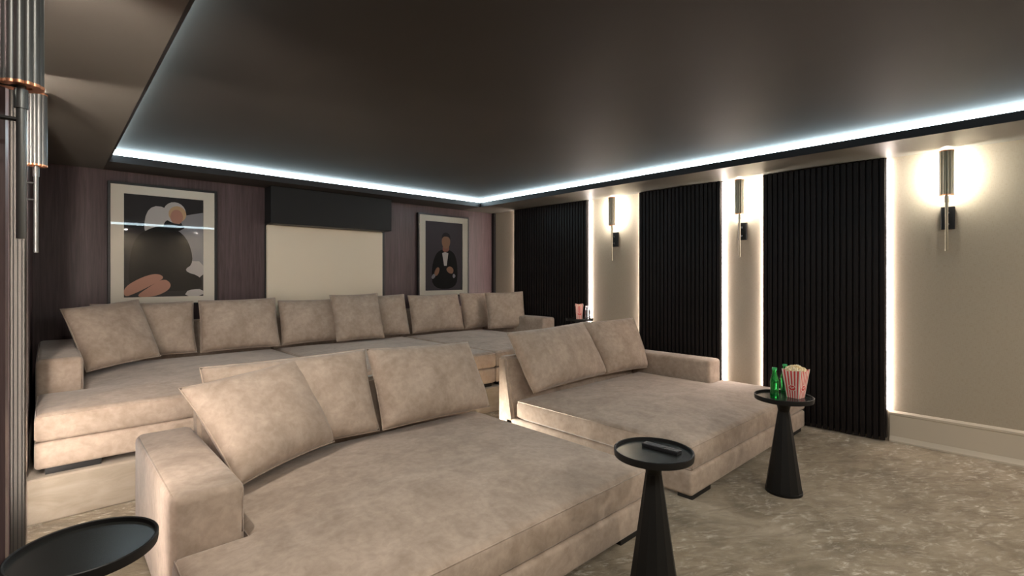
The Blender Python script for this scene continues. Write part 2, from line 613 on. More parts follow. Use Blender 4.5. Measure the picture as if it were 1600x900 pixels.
# light strips on the left wall panels (face the bay beyond, out of view)
for (y, z0, lm_, lab) in ((2.098, 0.03, 'led_left_near', 'vertical warm light strip behind the nearest left pilaster'),
                     (3.425, 0.03, 'led_left', 'vertical warm light strip behind the metal edged left pilaster')):
    o = boxo('wall_light_strip', XL + 0.004, XL + 0.02, y, y + 0.020, z0, ZT - 0.01, lm_)
    tag(o, lab, 'light', 'warm strips on the left wall')

# ------------------------------------------------------------------ wall lights


def sconce(name, label, wx, y, sign, off, ztop, zbot, zend, tube_mat, ntube, group, arc=108, lamp_back=0.030):
    """sign +1: the room lies toward -X (right wall); -1: toward +X (left wall)."""
    t = thing(name, label, 'wall light', (wx, y, zend), 0, group)
    s = -sign
    ax = s * off
    bm = bmesh.new()
    x0, x1 = sorted((s * 0.001, s * 0.026))
    box(bm, x0, x1, -0.042, 0.042, 1.775 - zend, 1.955 - zend, 0.003, 1)
    finish('backplate', bm, 'black_metal', t)
    for zz in (1.815, 1.905):
        bm = bmesh.new()
        tube(bm, [(s * 0.024, 0, zz - zend), (ax, 0, zz - zend)], 0.006, 10)
        o = finish('arm', bm, 'black_metal', t, True, None, 40)
        bm = bmesh.new()
        tube(bm, [(s * 0.026, 0, zz - zend), (s * 0.034, 0, zz - zend)], 0.010, 12)
        finish('collar', bm, 'chrome', o, True, None, 40)
    bm = bmesh.new()
    lathe(bm, [(0.009, 0), (0.010, 0.003), (0.010, zbot - zend + 0.01)], 16, (ax, 0, 0))
    finish('rod', bm, tube_mat, t, True, None, 40)
    bm = bmesh.new()
    lathe(bm, [(0.014, 0), (0.014, 0.05)], 16, (ax, 0, zbot - zend - 0.06))
    finish('sleeve', bm, tube_mat, t, True, None, 40)
    R = 0.034
    rt = 0.0118
    first = None
    for k in range(ntube):
        a_ = math.radians(-arc + 2 * arc * k / (ntube - 1))
        tx, ty = ax + s * R * math.cos(a_), R * math.sin(a_)
        if first is None:
            bm = bmesh.new()
            lathe(bm, [(rt, 0), (rt, ztop - zbot)], 14)
            o = finish('tube', bm, tube_mat, t, True, None, 40)
            bm = bmesh.new()
            lathe(bm, [(rt * 1.0, -0.004), (rt * 1.1, -0.003), (rt * 1.1, 0.004), (rt * 1.0, 0.0045)], 14)
            cme = finish('end_ring', bm, 'copper', o, True, None, 40)
            first = (o.data, cme.data)
        else:
            o = new_obj('tube', first[0], t)
            cme = new_obj('end_ring', first[1], o)
        o.location = (tx, ty, zbot - zend)
        top = new_obj('end_ring', first[1], o)
        top.location = (0, 0, ztop - zbot)
    # carrier plates
    for zz, mm_ in ((zbot - zend + 0.001, 'copper'),):
        bm = bmesh.new()
        pts = [bm.verts.new((ax + s * R * math.cos(math.radians(a)), R * math.sin(math.radians(a)), zz)) for a in range(-arc, arc + 1, 12)]
        f = bm.faces.new(pts)
        r_ = bmesh.ops.extrude_face_region(bm, geom=[f])
        for g in r_['geom']:
            if isinstance(g, bmesh.types.BMVert):
                g.co.z += 0.005
        finish('carrier_plate', bm, mm_, t)
    bm = bmesh.new()
    lathe(bm, [(0.008, 0.0), (0.009, 0.004), (0.009, ztop - zbot - 0.03), (0.008, ztop - zbot - 0.026)], 12, (ax - s * lamp_back, 0, zbot - zend + 0.012))
    finish('lamp', bm, 'lamp_core', t, True)['label'] = 'glowing warm lamp core'
    return t


G = 'slim tube wall lights'
sconce('wall_sconce', 'bronze tube wall light between the far and middle slatted panels', XR, 3.69, 1, 0.09, 2.385, 2.04, 1.60, 'bronze_tube', 8, G)
sconce('wall_sconce', 'bronze tube wall light between the middle and near slatted panels', XR, 2.12, 1, 0.09, 2.385, 2.04, 1.60, 'bronze_tube', 8, G)
sconce('wall_sconce', 'bronze tube wall light on the open beige wall above the skirting', XR, 0.52, 1, 0.09, 2.385, 2.04, 1.60, 'bronze_tube', 8, G)
sconce('wall_sconce', 'large grey tube wall light with copper ends nearest at the left edge', XL, 1.85, -1, 0.118, 2.33, 1.905, 1.50, 'grey_tube', 12, G, 150, 0.004)
sconce('wall_sconce', 'smaller grey tube wall light with copper ends behind the nearest one', XL, 3.72, -1, 0.123, 2.385, 2.00, 1.53, 'grey_tube', 12, G, 150, 0.004)

# unseen fill lights added in the lowered border to brighten the front row


def fill_light(label, x, y, k):
    t = thing('fill_light', label, 'fill light', (x, y, ZT), 0, 'added unseen fill lights in the ceiling border')
    bm = bmesh.new()
    lathe(bm, [(0.046, -0.001), (0.058, -0.001), (0.060, -0.004), (0.046, -0.007), (0.044, -0.001)], 32, cap=False)
    finish('trim_ring', bm, 'black_metal', t, True, None, 40)
    bm = bmesh.new()
    lathe(bm, [(0.0, -0.002), (0.043, -0.002)], 32, cap=False)
    finish('lens', bm, 'lamp_lens', t)
    ld = bpy.data.lights.new('fill_lamp', 'AREA')
    ld.shape = 'DISK'
    ld.size = 0.086
    ld.energy = FILL_W * k
    ld.color = (1.0, 0.91, 0.80)
    lo = bpy.data.objects.new('fill_lamp', ld)
    C.objects.link(lo)
    lo.parent = t
    lo.location = (0, 0, -0.004)


mat('lamp_lens', (0.8, 0.8, 0.8), emit=(1.0, 0.85, 0.66), estr=20.0)
for x_, y_, k_, lab in ((1.2, -1.35, 0.60, 'added unseen fill light of the front border nearest the left wall'),
                        (2.5, -1.35, 0.55, 'added unseen fill light in the middle of the front border'),
                        (3.8, -1.35, 0.45, 'added unseen fill light of the front border nearest the right wall'),
                        (0.12, 0.0, 0.42, 'added unseen fill light of the left border above the viewer'),
                        (0.12, 1.05, 0.14, 'second added unseen fill light of the left border past the viewer'),
                        (0.12, 2.17, 0.32, 'added unseen fill light of the left border before the wall light')):
    fill_light(lab, x_, y_, k_)

# step light recessed in the platform riser, in the aisle between the two front sofas
t = thing('step_light', 'small recessed step light in the riser between the two front sofas', 'step light', (2.685, STEP_Y, 0.10))
bm = bmesh.new()
for (a0, a1, c0, c1) in ((-0.07, 0.07, 0.0, 0.008), (-0.07, 0.07, 0.052, 0.06), (-0.07, -0.062, 0.008, 0.052), (0.062, 0.07, 0.008, 0.052)):
    box(bm, a0, a1, -0.008, -0.0005, c0, c1)
finish('trim_ring', bm, 'base_grey', t)
bm = bmesh.new()
box(bm, -0.062, 0.062, -0.003, -0.0005, 0.008, 0.052)
finish('lens', bm, 'lamp_lens', t)
ld = bpy.data.lights.new('step_lamp', 'AREA')
ld.shape = 'RECTANGLE'
ld.size = 0.12
ld.size_y = 0.04
ld.energy = 17.0
ld.color = (1.0, 0.93, 0.82)
lo = bpy.data.objects.new('step_lamp', ld)
C.objects.link(lo)
lo.parent = t
lo.location = (0, -0.006, 0.03)
lo.rotation_euler = (-math.pi / 2 + 0.45, 0, 0)
ld.spread = math.radians(130)

# ------------------------------------------------------------------ back wall: box, cloth panel, framed pictures
t = thing('wall_box', 'long black box high on the back wall above the cream panel', 'box', (2.545, YB, 1.995))
bm = bmesh.new()
box(bm, -0.745, 0.745, -0.218, -0.001, 0.0, 0.412, 0.003, 1)
finish('casing', bm, 'box_black', t)
bm = bmesh.new()
box(bm, -0.70, 0.70, -0.19, -0.02, -0.004, 0.002)
finish('underside_panel', bm, 'frame_black', t)
t = thing('cream_panel', 'cream cloth covered panel on the back wall between the two pictures', 'wall panel', (2.535, YB, 0.5))
bm = bmesh.new()
box(bm, -0.725, 0.725, -0.045, -0.004, 0.0, 1.492, 0.02, 4)
finish('padding', bm, 'screen_cloth', t, True, None, 50)
bm = bmesh.new()
box(bm, -0.735, 0.765, -0.012, -0.001, -0.01, 1.492)
finish('back_frame', bm, 'frame_black', t)


def poly(bm, pts, y, mi):
    """pts in picture units (0..1, 0..1 from lower left), smoothed closed outline."""
    f = bm.faces.new([bm.verts.new((PW * (p[0] - 0.5), y, PH * p[1])) for p in pts])
    f.material_index = mi


def smooth_poly(pts, it=2):
    for _ in range(it):
        q = []
        for i, p in enumerate(pts):
            n_ = pts[(i + 1) % len(pts)]
            q.append((p[0] * 0.75 + n_[0] * 0.25, p[1] * 0.75 + n_[1] * 0.25))
            q.append((p[0] * 0.25 + n_[0] * 0.75, p[1] * 0.25 + n_[1] * 0.75))
        pts = q
    return pts


def ell(cx, cy, rx, ry, n=20):
    return [(cx + rx * math.cos(2 * math.pi * k / n), cy + ry * math.sin(2 * math.pi * k / n)) for k in range(n)]


PW, PH = 0.66, 1.0


def picture(label, x0, layers, mats_):
    wv_, hv = 0.905, 1.195
    z0 = 1.108
    t = thing('framed_picture', label, 'picture', (x0 + wv_ / 2, YB, z0))
    fw, fd = 0.022, 0.052
    hw = wv_ / 2
    for (a0, a1, c0, c1) in ((-hw, -hw + fw, 0, hv), (hw - fw, hw, 0, hv), (-hw + fw, hw - fw, 0, fw), (-hw + fw, hw - fw, hv - fw, hv)):
        bm = bmesh.new()
        box(bm, a0, a1, -fd, -0.001, c0, c1, 0.002, 1)
        finish('frame_rail', bm, 'frame_black', t)
    # mount with a window cut for the print
    bm = bmesh.new()
    iw, ib, it_ = PW / 2, 0.090, 0.090 + PH
    ow = hw - fw
    for (a0, a1, c0, c1) in ((-ow, -iw, fw, hv - fw), (iw, ow, fw, hv - fw), (-iw, iw, fw, ib), (-iw, iw, it_, hv - fw)):
        box(bm, a0, a1, -fd + 0.010, -0.012, c0, c1)
    finish('mount', bm, 'mat_board', t)['label'] = 'cream mount'
    bm = bmesh.new()
    y = -0.030
    for i, (mi, pts) in enumerate(layers):
        poly(bm, pts, y - 0.0004 * i, mi)
    o = finish('print', bm, mats_, t)
    o.location = (0, 0, ib)
    bm = bmesh.new()
    vs_ = [bm.verts.new(q) for q in ((-ow, -fd + 0.006, fw), (ow, -fd + 0.006, fw), (ow, -fd + 0.006, hv - fw), (-ow, -fd + 0.006, hv - fw))]
    bm.faces.new(vs_)
    finish('glazing', bm, 'glazing', t)
    return t


FULL = [(0, 0), (1, 0), (1, 1), (0, 1)]
inkA = ['ink_black', 'ink_char', 'ink_grey', 'ink_pale', 'ink_skin', 'ink_blond', 'ink_slate']
lay = [(1, FULL),
       (2, [(0.60, 0.80), (1.0, 0.87), (1.0, 0.30), (0.75, 0.30)]),                          # grey backdrop
       (3, smooth_poly([(0.22, 0.62), (0.28, 0.90), (0.55, 0.90), (0.62, 0.66), (0.40, 0.60)], 2)),   # pale chair back
       (3, smooth_poly([(0.70, 0.30), (0.78, 0.36), (1.0, 0.36), (1.0, 0.18), (0.75, 0.20)], 1)),
       (3, smooth_poly([(0.74, 0.0), (0.80, 0.07), (1.0, 0.07), (1.0, 0.0)], 1)),
       (0, smooth_poly([(0.04, 0.18), (0.10, 0.56), (0.30, 0.68), (0.52, 0.72), (0.78, 0.62), (0.88, 0.34), (0.72, 0.26),
                        (0.98, 0.20), (0.98, 0.08), (0.80, 0.06), (0.55, 0.05), (0.10, 0.10)], 2)),   # dark coat
       (0, smooth_poly([(0.46, 0.66), (0.50, 0.78), (0.70, 0.78), (0.74, 0.66)], 2)),
       (4, smooth_poly([(0.0, 0.10), (0.22, 0.20), (0.40, 0.235), (0.50, 0.19), (0.34, 0.12), (0.14, 0.04), (0.0, 0.0)], 2)),
       (4, smooth_poly([(0.12, 0.0), (0.30, 0.10), (0.48, 0.185), (0.58, 0.13), (0.54, 0.06), (0.36, 0.0)], 2)),
       (3, ell(0.62, 0.85, 0.145, 0.105)),                                                    # pale scarf
       (5, ell(0.655, 0.835, 0.115, 0.082)),
       (4, ell(0.645, 0.805, 0.082, 0.075)),
       (0, smooth_poly([(0.47, 0.69), (0.52, 0.745), (0.72, 0.735), (0.76, 0.69), (0.60, 0.66)], 1)),
       ]
picture('framed picture of a seated figure in black on the left of the back wall', 0.408, lay, inkA)
inkB = ['ink_black', 'ink_char', 'ink_slate', 'ink_pale', 'ink_tan', 'ink_grey', 'ink_skin_dark']
lay = [(2, FULL),
       (0, smooth_poly([(0.20, 0.02), (0.16, 0.30), (0.26, 0.52), (0.42, 0.60), (0.66, 0.60), (0.82, 0.52), (0.88, 0.30), (0.84, 0.02)], 2)),
       (3, smooth_poly([(0.44, 0.57), (0.62, 0.57), (0.57, 0.36), (0.50, 0.36)], 0)),
       (0, [(0.44, 0.585), (0.44, 0.545), (0.53, 0.562), (0.62, 0.545), (0.62, 0.585), (0.53, 0.57)]),
       (6, smooth_poly([(0.46, 0.56), (0.46, 0.66), (0.64, 0.66), (0.63, 0.57)], 1)),
       (4, ell(0.55, 0.715, 0.115, 0.105)),
       (1, smooth_poly([(0.43, 0.74), (0.45, 0.83), (0.56, 0.855), (0.66, 0.82), (0.67, 0.74), (0.62, 0.79), (0.48, 0.79)], 1)),
       (4, smooth_poly([(0.22, 0.24), (0.30, 0.34), (0.38, 0.33), (0.36, 0.25), (0.28, 0.20)], 2)),
       (4, smooth_poly([(0.54, 0.31), (0.64, 0.36), (0.76, 0.32), (0.74, 0.24), (0.62, 0.25)], 2)),
       (5, smooth_poly([(0.15, 0.19), (0.22, 0.25), (0.28, 0.21), (0.20, 0.16)], 1)),
       (5, smooth_poly([(0.72, 0.21), (0.76, 0.25), (0.82, 0.21), (0.76, 0.17)], 1)),
       ]
picture('framed picture of a man in a dark suit near the back corner', 3.805, lay, inkB)

# ------------------------------------------------------------------ sofas


def rrect(x0, x1, y0, y1, z, r=0.02):
    pts = []
    for cx, cy, a0 in ((x1 - r, y1 - r, 0), (x0 + r, y1 - r, 90), (x0 + r, y0 + r, 180), (x1 - r, y0 + r, 270)):
        for k in range(4):
            a_ = math.radians(a0 + 30 * k)
            pts.append((cx + r * math.cos(a_), cy + r * math.sin(a_), z))
    return pts


def soft_block(name, x0, x1, y0, y1, z0, z1, parent, r=0.03):
    bm = bmesh.new()
    box(bm, x0, x1, y0, y1, z0, z1, r, 4)
    return finish(name, bm, 'velour', parent, True, None, 50)


def wedge_back(parent, x0, x1, yf, yb, z0, z1):
    bm = bmesh.new()
    prof = [(yf, z0), (yb, z0), (yb, z1), (yf + 0.125, z1)]
    ra = [bm.verts.new((x0, p[0], p[1])) for p in prof]
    rb = [bm.verts.new((x1, p[0], p[1])) for p in prof]
    for k in range(4):
        bm.faces.new((ra[k], ra[(k + 1) % 4], rb[(k + 1) % 4], rb[k]))
    bm.faces.new(ra)
    bm.faces.new(rb[::-1])
    bmesh.ops.bevel(bm, geom=bm.edges[:], offset=0.022, segments=3, affect='EDGES')
    return finish('backrest', bm, 'velour', parent, True, None, 50)


def sofa(label, x0, x1, yf, yb, zf, modules, arm_l, arm_r, y_arm, y_seat_back, arm_w=0.26, arm_h=0.565, cut_r=None):
    t = thing('sofa', label, 'sofa', ((x0 + x1) / 2, (yf + yb) / 2, zf))
    g = bpy.data.objects  # local frame at world origin of t
    ox, oy, oz = t.location
    n_ = len(modules)
    for i, (a0, a1) in enumerate(modules):
        left_end, right_end = i == 0, i == n_ - 1
        e = 0.004
        soft_block('base', a0 - ox + e, (cut_r if right_end and cut_r else a1) - ox - e, yf - oy, yb - 0.10 - oy, 0.035, 0.188, t, 0.022)
        # seat cushion: runs out in front of an armrest
        ca0 = a0 + (0.022 if left_end and not arm_l else e)
        ca1 = a1 - (0.022 if right_end and not arm_r else e)
        notch = None
        ol = rect(ca0, ca1, yf + 0.004, y_seat_back)
        if left_end and arm_l:
            k = a0 + arm_w
            ol = [(ca0, yf + 0.004), (ca1, yf + 0.004), (ca1, y_seat_back), (k, y_seat_back), (k, y_arm), (ca0, y_arm)]
            notch = (ca0 - 1, k, y_arm, y_seat_back + 1)
        if right_end and arm_r:
            k = a1 - arm_w
            ol = [(ca0, yf + 0.004), (ca1, yf + 0.004), (ca1, y_arm), (k, y_arm), (k, y_seat_back), (ca0, y_seat_back)]
            notch = (k, ca1 + 1, y_arm, y_seat_back + 1)
            if cut_r:
                k = cut_r
                ol = rect(ca0, k, yf + 0.004, y_seat_back)
                notch = None
        ol = [(p[0] - ox, p[1] - oy) for p in ol]
        if notch:
            notch = (notch[0] - ox, notch[1] - ox, notch[2] - oy, notch[3] - oy)
        sc = pad('seat_cushion', ol, 0.191, 0.352, t, r=0.04, crown=0.052, soft=0.42, notch=notch, sag=0.004)
        piping(sc, [(p[0] + (0.006 if p[0] < 0.5 * (ol[0][0] + ol[1][0]) else -0.006),
                     p[1] + (0.006 if p[1] < (ol[0][1] + 0.1) else -0.006), 0.335) for p in ol], 0.0035)
        a1f = cut_r if right_end and cut_r else a1
        for fx0, fx1 in ((a0 + 0.05, a0 + 0.30), (a1f - 0.30, a1f - 0.05)):
            boxo('foot', fx0 - ox, fx1 - ox, yf + 0.02 - oy, yf + 0.12 - oy, 0.0, 0.036, 'foot_black', t)
            boxo('foot', fx0 - ox, fx1 - ox, yb - 0.22 - oy, yb - 0.12 - oy, 0.0, 0.036, 'foot_black', t)
        wedge_back(t, a0 - ox + e + (arm_w if left_end and arm_l else 0), a1 - ox - e - (arm_w if right_end and arm_r else 0), y_seat_back + 0.004 - oy, yb - oy, 0.03, 0.70)
    if arm_l:
        a_ = soft_block('armrest', x0 - ox, x0 + arm_w - 0.004 - ox, y_arm + 0.004 - oy, yb - 0.002 - oy, 0.036 if cut_r else 0.10, arm_h, t, 0.035)
        piping(a_, [(x0 + 0.012 - ox, y_arm + 0.02 - oy, 0.15), (x0 + 0.012 - ox, y_arm + 0.02 - oy, arm_h - 0.03),
                    (x0 + 0.012 - ox, y_arm + 0.05 - oy, arm_h - 0.011), (x0 + 0.012 - ox, yb - 0.05 - oy, arm_h - 0.011)], 0.004, False)
        piping(a_, [(x0 + arm_w - 0.016 - ox, y_arm + 0.014 - oy, 0.36), (x0 + arm_w - 0.016 - ox, y_arm + 0.014 - oy, arm_h - 0.03),
                    (x0 + arm_w - 0.016 - ox, y_arm + 0.05 - oy, arm_h - 0.011), (x0 + arm_w - 0.016 - ox, yb - 0.05 - oy, arm_h - 0.011)], 0.004, False)
    if arm_r:
        soft_block('armrest', x1 - arm_w + 0.004 - ox, x1 - ox, y_arm + 0.004 - oy, yb - 0.002 - oy, 0.036 if cut_r else 0.10, arm_h, t, 0.035)
    return t


sofa('deep taupe velour sofa in the left foreground with a remote table at its corner', 0.335, 2.475, 1.48, 3.29, 0.0,
     [(0.335, 2.475)], True, False, 2.22, 3.06)
sofa('deep taupe velour sofa with its arm beside the middle slatted panel', 2.895, 5.03, 1.48, 3.29, 0.0,
     [(2.895, 5.03)], False, True, 2.25, 3.06)
sofa('long three part taupe velour sofa on the platform along the back wall', -0.062, 5.12, 3.90, 5.995, STEP_Z,
     [(-0.062, 1.81), (1.81, 3.42), (3.42, 5.12)], True, True, 4.60, 5.76, 0.25, 0.58, cut_r=4.76)

# ------------------------------------------------------------------ cushions


def cushion(name, label, BL, BR, TR, TL, th, group, pinch=0.045, plump=0.62, seed=0):
    """Filled cushion between four corner points; knife edge with a fine seam."""
    rnd = random.Random(seed)
    BL, BR, TR, TL = (Vector(q) for q in (BL, BR, TR, TL))
    cen = (BL + BR + TR + TL) / 4
    base = (BL + BR) / 2
    nrm = ((BR - BL) + (TR - TL)).cross((TL - BL) + (TR - BR)).normalized()
    t = thing(name, label, 'cushion', base, 0, group)
    N = 22
    bm = bmesh.new()
    ph = [rnd.uniform(0, 6.28) for _ in range(6)]

    def pt(u, v_):
        # u, v_ in -1..1, outline slightly drawn in between the corners
        uu = u * (1 - pinch * (1 - v_ * v_))
        vv = v_ * (1 - pinch * (1 - u * u))
        a_ = (uu + 1) / 2
        b_ = (vv + 1) / 2
        return BL * (1 - a_) * (1 - b_) + BR * a_ * (1 - b_) + TR * a_ * b_ + TL * (1 - a_) * b_ - base

    def thick(u, v_):
        f = max(0.0, (1 - abs(u) ** 2.8)) ** (plump * 0.85) * max(0.0, (1 - abs(v_) ** 2.8)) ** (plump * 0.85)
        # heavier toward the bottom, slight folds near the corners
        f *= 1.0 - 0.16 * v_
        f *= 1 + 0.05 * math.sin(5 * u + ph[0]) * math.sin(4 * v_ + ph[1]) + 0.035 * math.sin(11 * u * v_ + ph[2])
        return th * 0.5 * f
    grid = [math.sin(math.pi / 2 * (-1 + 2 * i / N)) * 0.55 + (-1 + 2 * i / N) * 0.45 for i in range(N + 1)]
    front, back = {}, {}
    for i, u in enumerate(grid):
        for j, v_ in enumerate(grid):
            p = pt(u, v_)
            edge = i in (0, N) or j in (0, N)
            q = bm.verts.new(p + nrm * thick(u, v_))
            front[i, j] = q
            back[i, j] = q if edge else bm.verts.new(p - nrm * thick(u, v_) * 0.9)
    for i in range(N):
        for j in range(N):
            bm.faces.new((front[i, j], front[i + 1, j], front[i + 1, j + 1], front[i, j + 1]))
            bm.faces.new((back[i, j], back[i, j + 1], back[i + 1, j + 1], back[i + 1, j]))
    finish('cover', bm, 'velour', t, True)
    ring = [pt(u, -1) for u in grid] + [pt(1, v_) for v_ in grid[1:]] + [pt(u, 1) for u in grid[::-1][1:]] + [pt(-1, v_) for v_ in grid[::-1][1:-1]]
    bm = bmesh.new()
    tube(bm, ring, 0.0042, 6, True)
    finish('seam_piping', bm, 'velour', t, True)
    return t


def std(name, label, x0, x1, yb_, zb, yt, zt, th, group, dz=0.0, dy=0.0, seed=0, pinch=0.035):
    return cushion(name, label, (x0, yb_, zb), (x1, yb_ + dy, zb), (x1 - 0.01, yt + dy, zt + dz), (x0 + 0.01, yt, zt), th, group, pinch, 0.5, seed)


g1 = 'loose back cushions of the sofas'
g2 = 'square scatter cushions'
SB = STEP_Z + 0.405
# long sofa, left to right
std('back_cushion', 'back cushion mostly behind the leftmost square cushion of the long sofa', 0.26, 1.055, 5.60, SB, 5.72, 1.155, 0.22, g1, seed=1)
std('back_cushion', 'wide back cushion on the long sofa below the left picture and cream panel edge', 1.075, 1.80, 5.56, SB, 5.70, 1.16, 0.22, g1, 0.01, -0.04, 2)
std('back_cushion', 'back cushion of the long sofa just left of its middle square cushion', 1.825, 2.60, 5.56, SB, 5.71, 1.135, 0.22, g1, 0.0, 0.0, 3)
std('back_cushion', 'back cushion of the long sofa just right of its middle square cushion', 2.62, 3.40, 5.58, SB, 5.71, 1.15, 0.22, g1, 0.02, -0.02, 4)
std('back_cushion', 'back cushion of the long sofa below the right picture', 3.44, 4.27, 5.56, SB, 5.70, 1.15, 0.22, g1, 0.0, 0.0, 5)
std('back_cushion', 'back cushion of the long sofa partly hidden by the rightmost square cushion', 4.29, 4.86, 5.56, SB, 5.70, 1.16, 0.22, g1, 0.0, -0.02, 6)
cushion('scatter_cushion', 'large square cushion leaning at the left end of the long sofa',
        (0.215, 5.00, 0.668), (0.722, 5.30, 0.70), (0.60, 5.63, 1.19), (0.070, 5.32, 1.14), 0.20, g2, 0.04, 0.5, 7)
cushion('scatter_cushion', 'square cushion in the middle of the long sofa under the cream panel',
        (2.35, 5.37, 0.675), (2.915, 5.33, 0.675), (2.93, 5.54, 1.195), (2.355, 5.585, 1.185), 0.19, g2, 0.04, 0.5, 8)
cushion('scatter_cushion', 'square cushion at the right end of the long sofa by the corner',
        (4.49, 5.29, 0.672), (5.0, 5.06, 0.672), (5.07, 5.20, 1.18), (4.55, 5.44, 1.165), 0.18, g2, 0.03, 0.5, 9)
# left foreground sofa
cushion('back_cushion', 'back cushion behind the square cushion on the left foreground sofa',
        (0.62, 2.97, 0.405), (1.565, 2.93, 0.405), (1.545, 3.10, 0.915), (0.60, 3.12, 0.905), 0.24, g1, 0.03, 0.5, 10)
cushion('back_cushion', 'wide back cushion at the right of the left foreground sofa',
        (1.585, 2.92, 0.405), (2.475, 2.90, 0.40), (2.42, 3.10, 0.885), (1.56, 3.10, 0.912), 0.25, g1, 0.03, 0.5, 11)
cushion('scatter_cushion', 'big square cushion tilted against the arm of the left foreground sofa',
        (0.655, 2.58, 0.415), (1.235, 2.86, 0.425), (1.115, 3.10, 0.905), (0.478, 2.95, 0.84), 0.22, g2, 0.05, 0.5, 12)
# right foreground sofa
cushion('back_cushion', 'wide left back cushion on the sofa before the middle slatted panel',
        (2.995, 2.94, 0.415), (4.14, 3.03, 0.415), (4.06, 3.27, 0.925), (2.88, 3.15, 0.915), 0.25, g1, 0.035, 0.5, 13)
cushion('back_cushion', 'right back cushion beside the armrest of the sofa before the middle slatted panel',
        (4.11, 3.01, 0.415), (4.76, 2.94, 0.41), (4.80, 3.15, 0.938), (4.02, 3.27, 0.925), 0.25, g1, 0.035, 0.5, 14)

# ------------------------------------------------------------------ side tables


def side_table(label, x, y, zf=0.0, h=0.62, rz=0.0):
    t = thing('side_table', label, 'side table', (x, y, zf), rz, 'black pedestal side tables')
    bm = bmesh.new()
    lathe(bm, [(0.0, h - 0.028), (0.150, h - 0.028), (0.170, h - 0.020), (0.170, h - 0.006), (0.0, h - 0.006)], 64)
    finish('tray_top', bm, 'plate_black', t, True, None, 30)
    bm = bmesh.new()
    lathe(bm, [(0.164, h - 0.008), (0.1715, h - 0.022), (0.1735, h - 0.008), (0.1735, h + 0.006), (0.1700, h + 0.008), (0.1655, h + 0.006), (0.164, h - 0.008)], 64, cap=False)
    finish('rim', bm, 'black_metal', t, True, None, 40)
    bm = bmesh.new()
    lathe(bm, [(0.034, h - 0.100), (0.035, h - 0.085), (0.040, h - 0.062), (0.056, h - 0.042), (0.085, h - 0.028)], 48)
    finish('neck', bm, 'black_metal', t, True, None, 40)
    bm = bmesh.new()
    lathe(bm, [(0.108, 0.016), (0.036, h - 0.098)], 12)
    finish('pedestal', bm, 'black_metal', t)
    bm = bmesh.new()
    lathe(bm, [(0.109, 0.0), (0.110, 0.002), (0.110, 0.016), (0.107, 0.018)], 48)
    finish('base_ring', bm, 'black_metal', t, True, None, 40)
    return t


side_table('black pedestal side table cropped at the bottom left corner', 0.078, 1.885)
side_table('black pedestal side table holding the remote control', 1.977, 1.19, 0, 0.62, 0.2)
side_table('black pedestal side table holding green bottles and a popcorn box', 3.50, 1.155, 0, 0.62, 0.15)
side_table('black pedestal side table on the platform by the far slatted panel', 4.965, 4.05, STEP_Z, 0.60)

# ------------------------------------------------------------------ remote
T2 = 0.614
rp0, rp1 = Vector((2.035, 1.275, T2)), Vector((2.043, 1.10, T2))
t = thing('remote_control', 'slim black remote control lying on the round table', 'remote', (2.030, 1.182, T2 + 0.0005), math.radians(-88))
bm = bmesh.new()
box(bm, -0.088, 0.088, -0.022, 0.022, 0, 0.016, 0.004, 2)
finish('casing', bm, 'plastic_black', t, True, None, 40)
bm = bmesh.new()
box(bm, -0.082, 0.082, -0.018, 0.018, 0.0155, 0.0168, 0.0005, 1)
face = finish('face_plate', bm, 'rubber_grey', t)
bm = bmesh.new()
lathe(bm, [(0.012, 0.0165), (0.012, 0.0180), (0.006, 0.0183)], 20, (0.012, 0, 0))
finish('dial', bm, 'plastic_black', t, True, None, 40)
bm0 = None
for i, (bx_, by_) in enumerate([(-0.070, 0), (-0.035, -0.010), (-0.035, 0.010), (-0.018, -0.010), (-0.018, 0.010), (0.038, -0.010), (0.038, 0), (0.038, 0.010),
                                (0.055, -0.010), (0.055, 0), (0.055, 0.010), (0.070, -0.010), (0.070, 0.010)]):
    if bm0 is None:
        bm = bmesh.new()
        lathe(bm, [(0.0036, 0.0165), (0.0036, 0.0178), (0.002, 0.0181)], 10)
        o = finish('button', bm, 'base_grey', t, True, None, 40)
        bm0 = o.data
    else:
        o = new_obj('button', bm0, t)
    o.location = (bx_, by_, 0)

# ------------------------------------------------------------------ bottles


def bottle(label, x, y, z, glass, cap, h=0.195, drink=False, group='small glass bottles'):
    t = thing('bottle', label, 'bottle', (x, y, z), 0, group)
    k = h / 0.195
    prof = [(0.020, 0.0), (0.0255, 0.003), (0.0272, 0.012), (0.0262, 0.030), (0.0245, 0.052), (0.0262, 0.075), (0.0278, 0.095), (0.0268, 0.112),
            (0.0215, 0.132), (0.0155, 0.150), (0.0125, 0.165), (0.0120, 0.180), (0.0135, 0.183), (0.0135, 0.188), (0.012, 0.190)]
    bm = bmesh.new()
    lathe(bm, [(r * k, zz * k) for r, zz in prof], 28)
    finish('body', bm, glass, t, True, None, 60)
    bm = bmesh.new()
    lathe(bm, [(0.0150 * k, 0.182 * k), (0.0152 * k, 0.190 * k), (0.0140 * k, 0.195 * k), (0.0, 0.1955 * k)], 21)
    finish('cap', bm, cap, t, True, None, 40)
    if drink:
        bm = bmesh.new()
        lathe(bm, [(0.0, 0.004 * k)] + [(r * k * 0.93, zz * k) for r, zz in prof[2:9]] + [(0.0, 0.132 * k)], 24, cap=False)
        finish('drink', bm, 'dark_drink', t, True)
    # faint moulded band
    bm = bmesh.new()
    lathe(bm, [(0.0272 * k, 0.100 * k), (0.0285 * k, 0.101 * k), (0.0285 * k, 0.105 * k), (0.0272 * k, 0.106 * k)], 28)
    finish('moulded_band', bm, glass, t, True, None, 40)
    return t


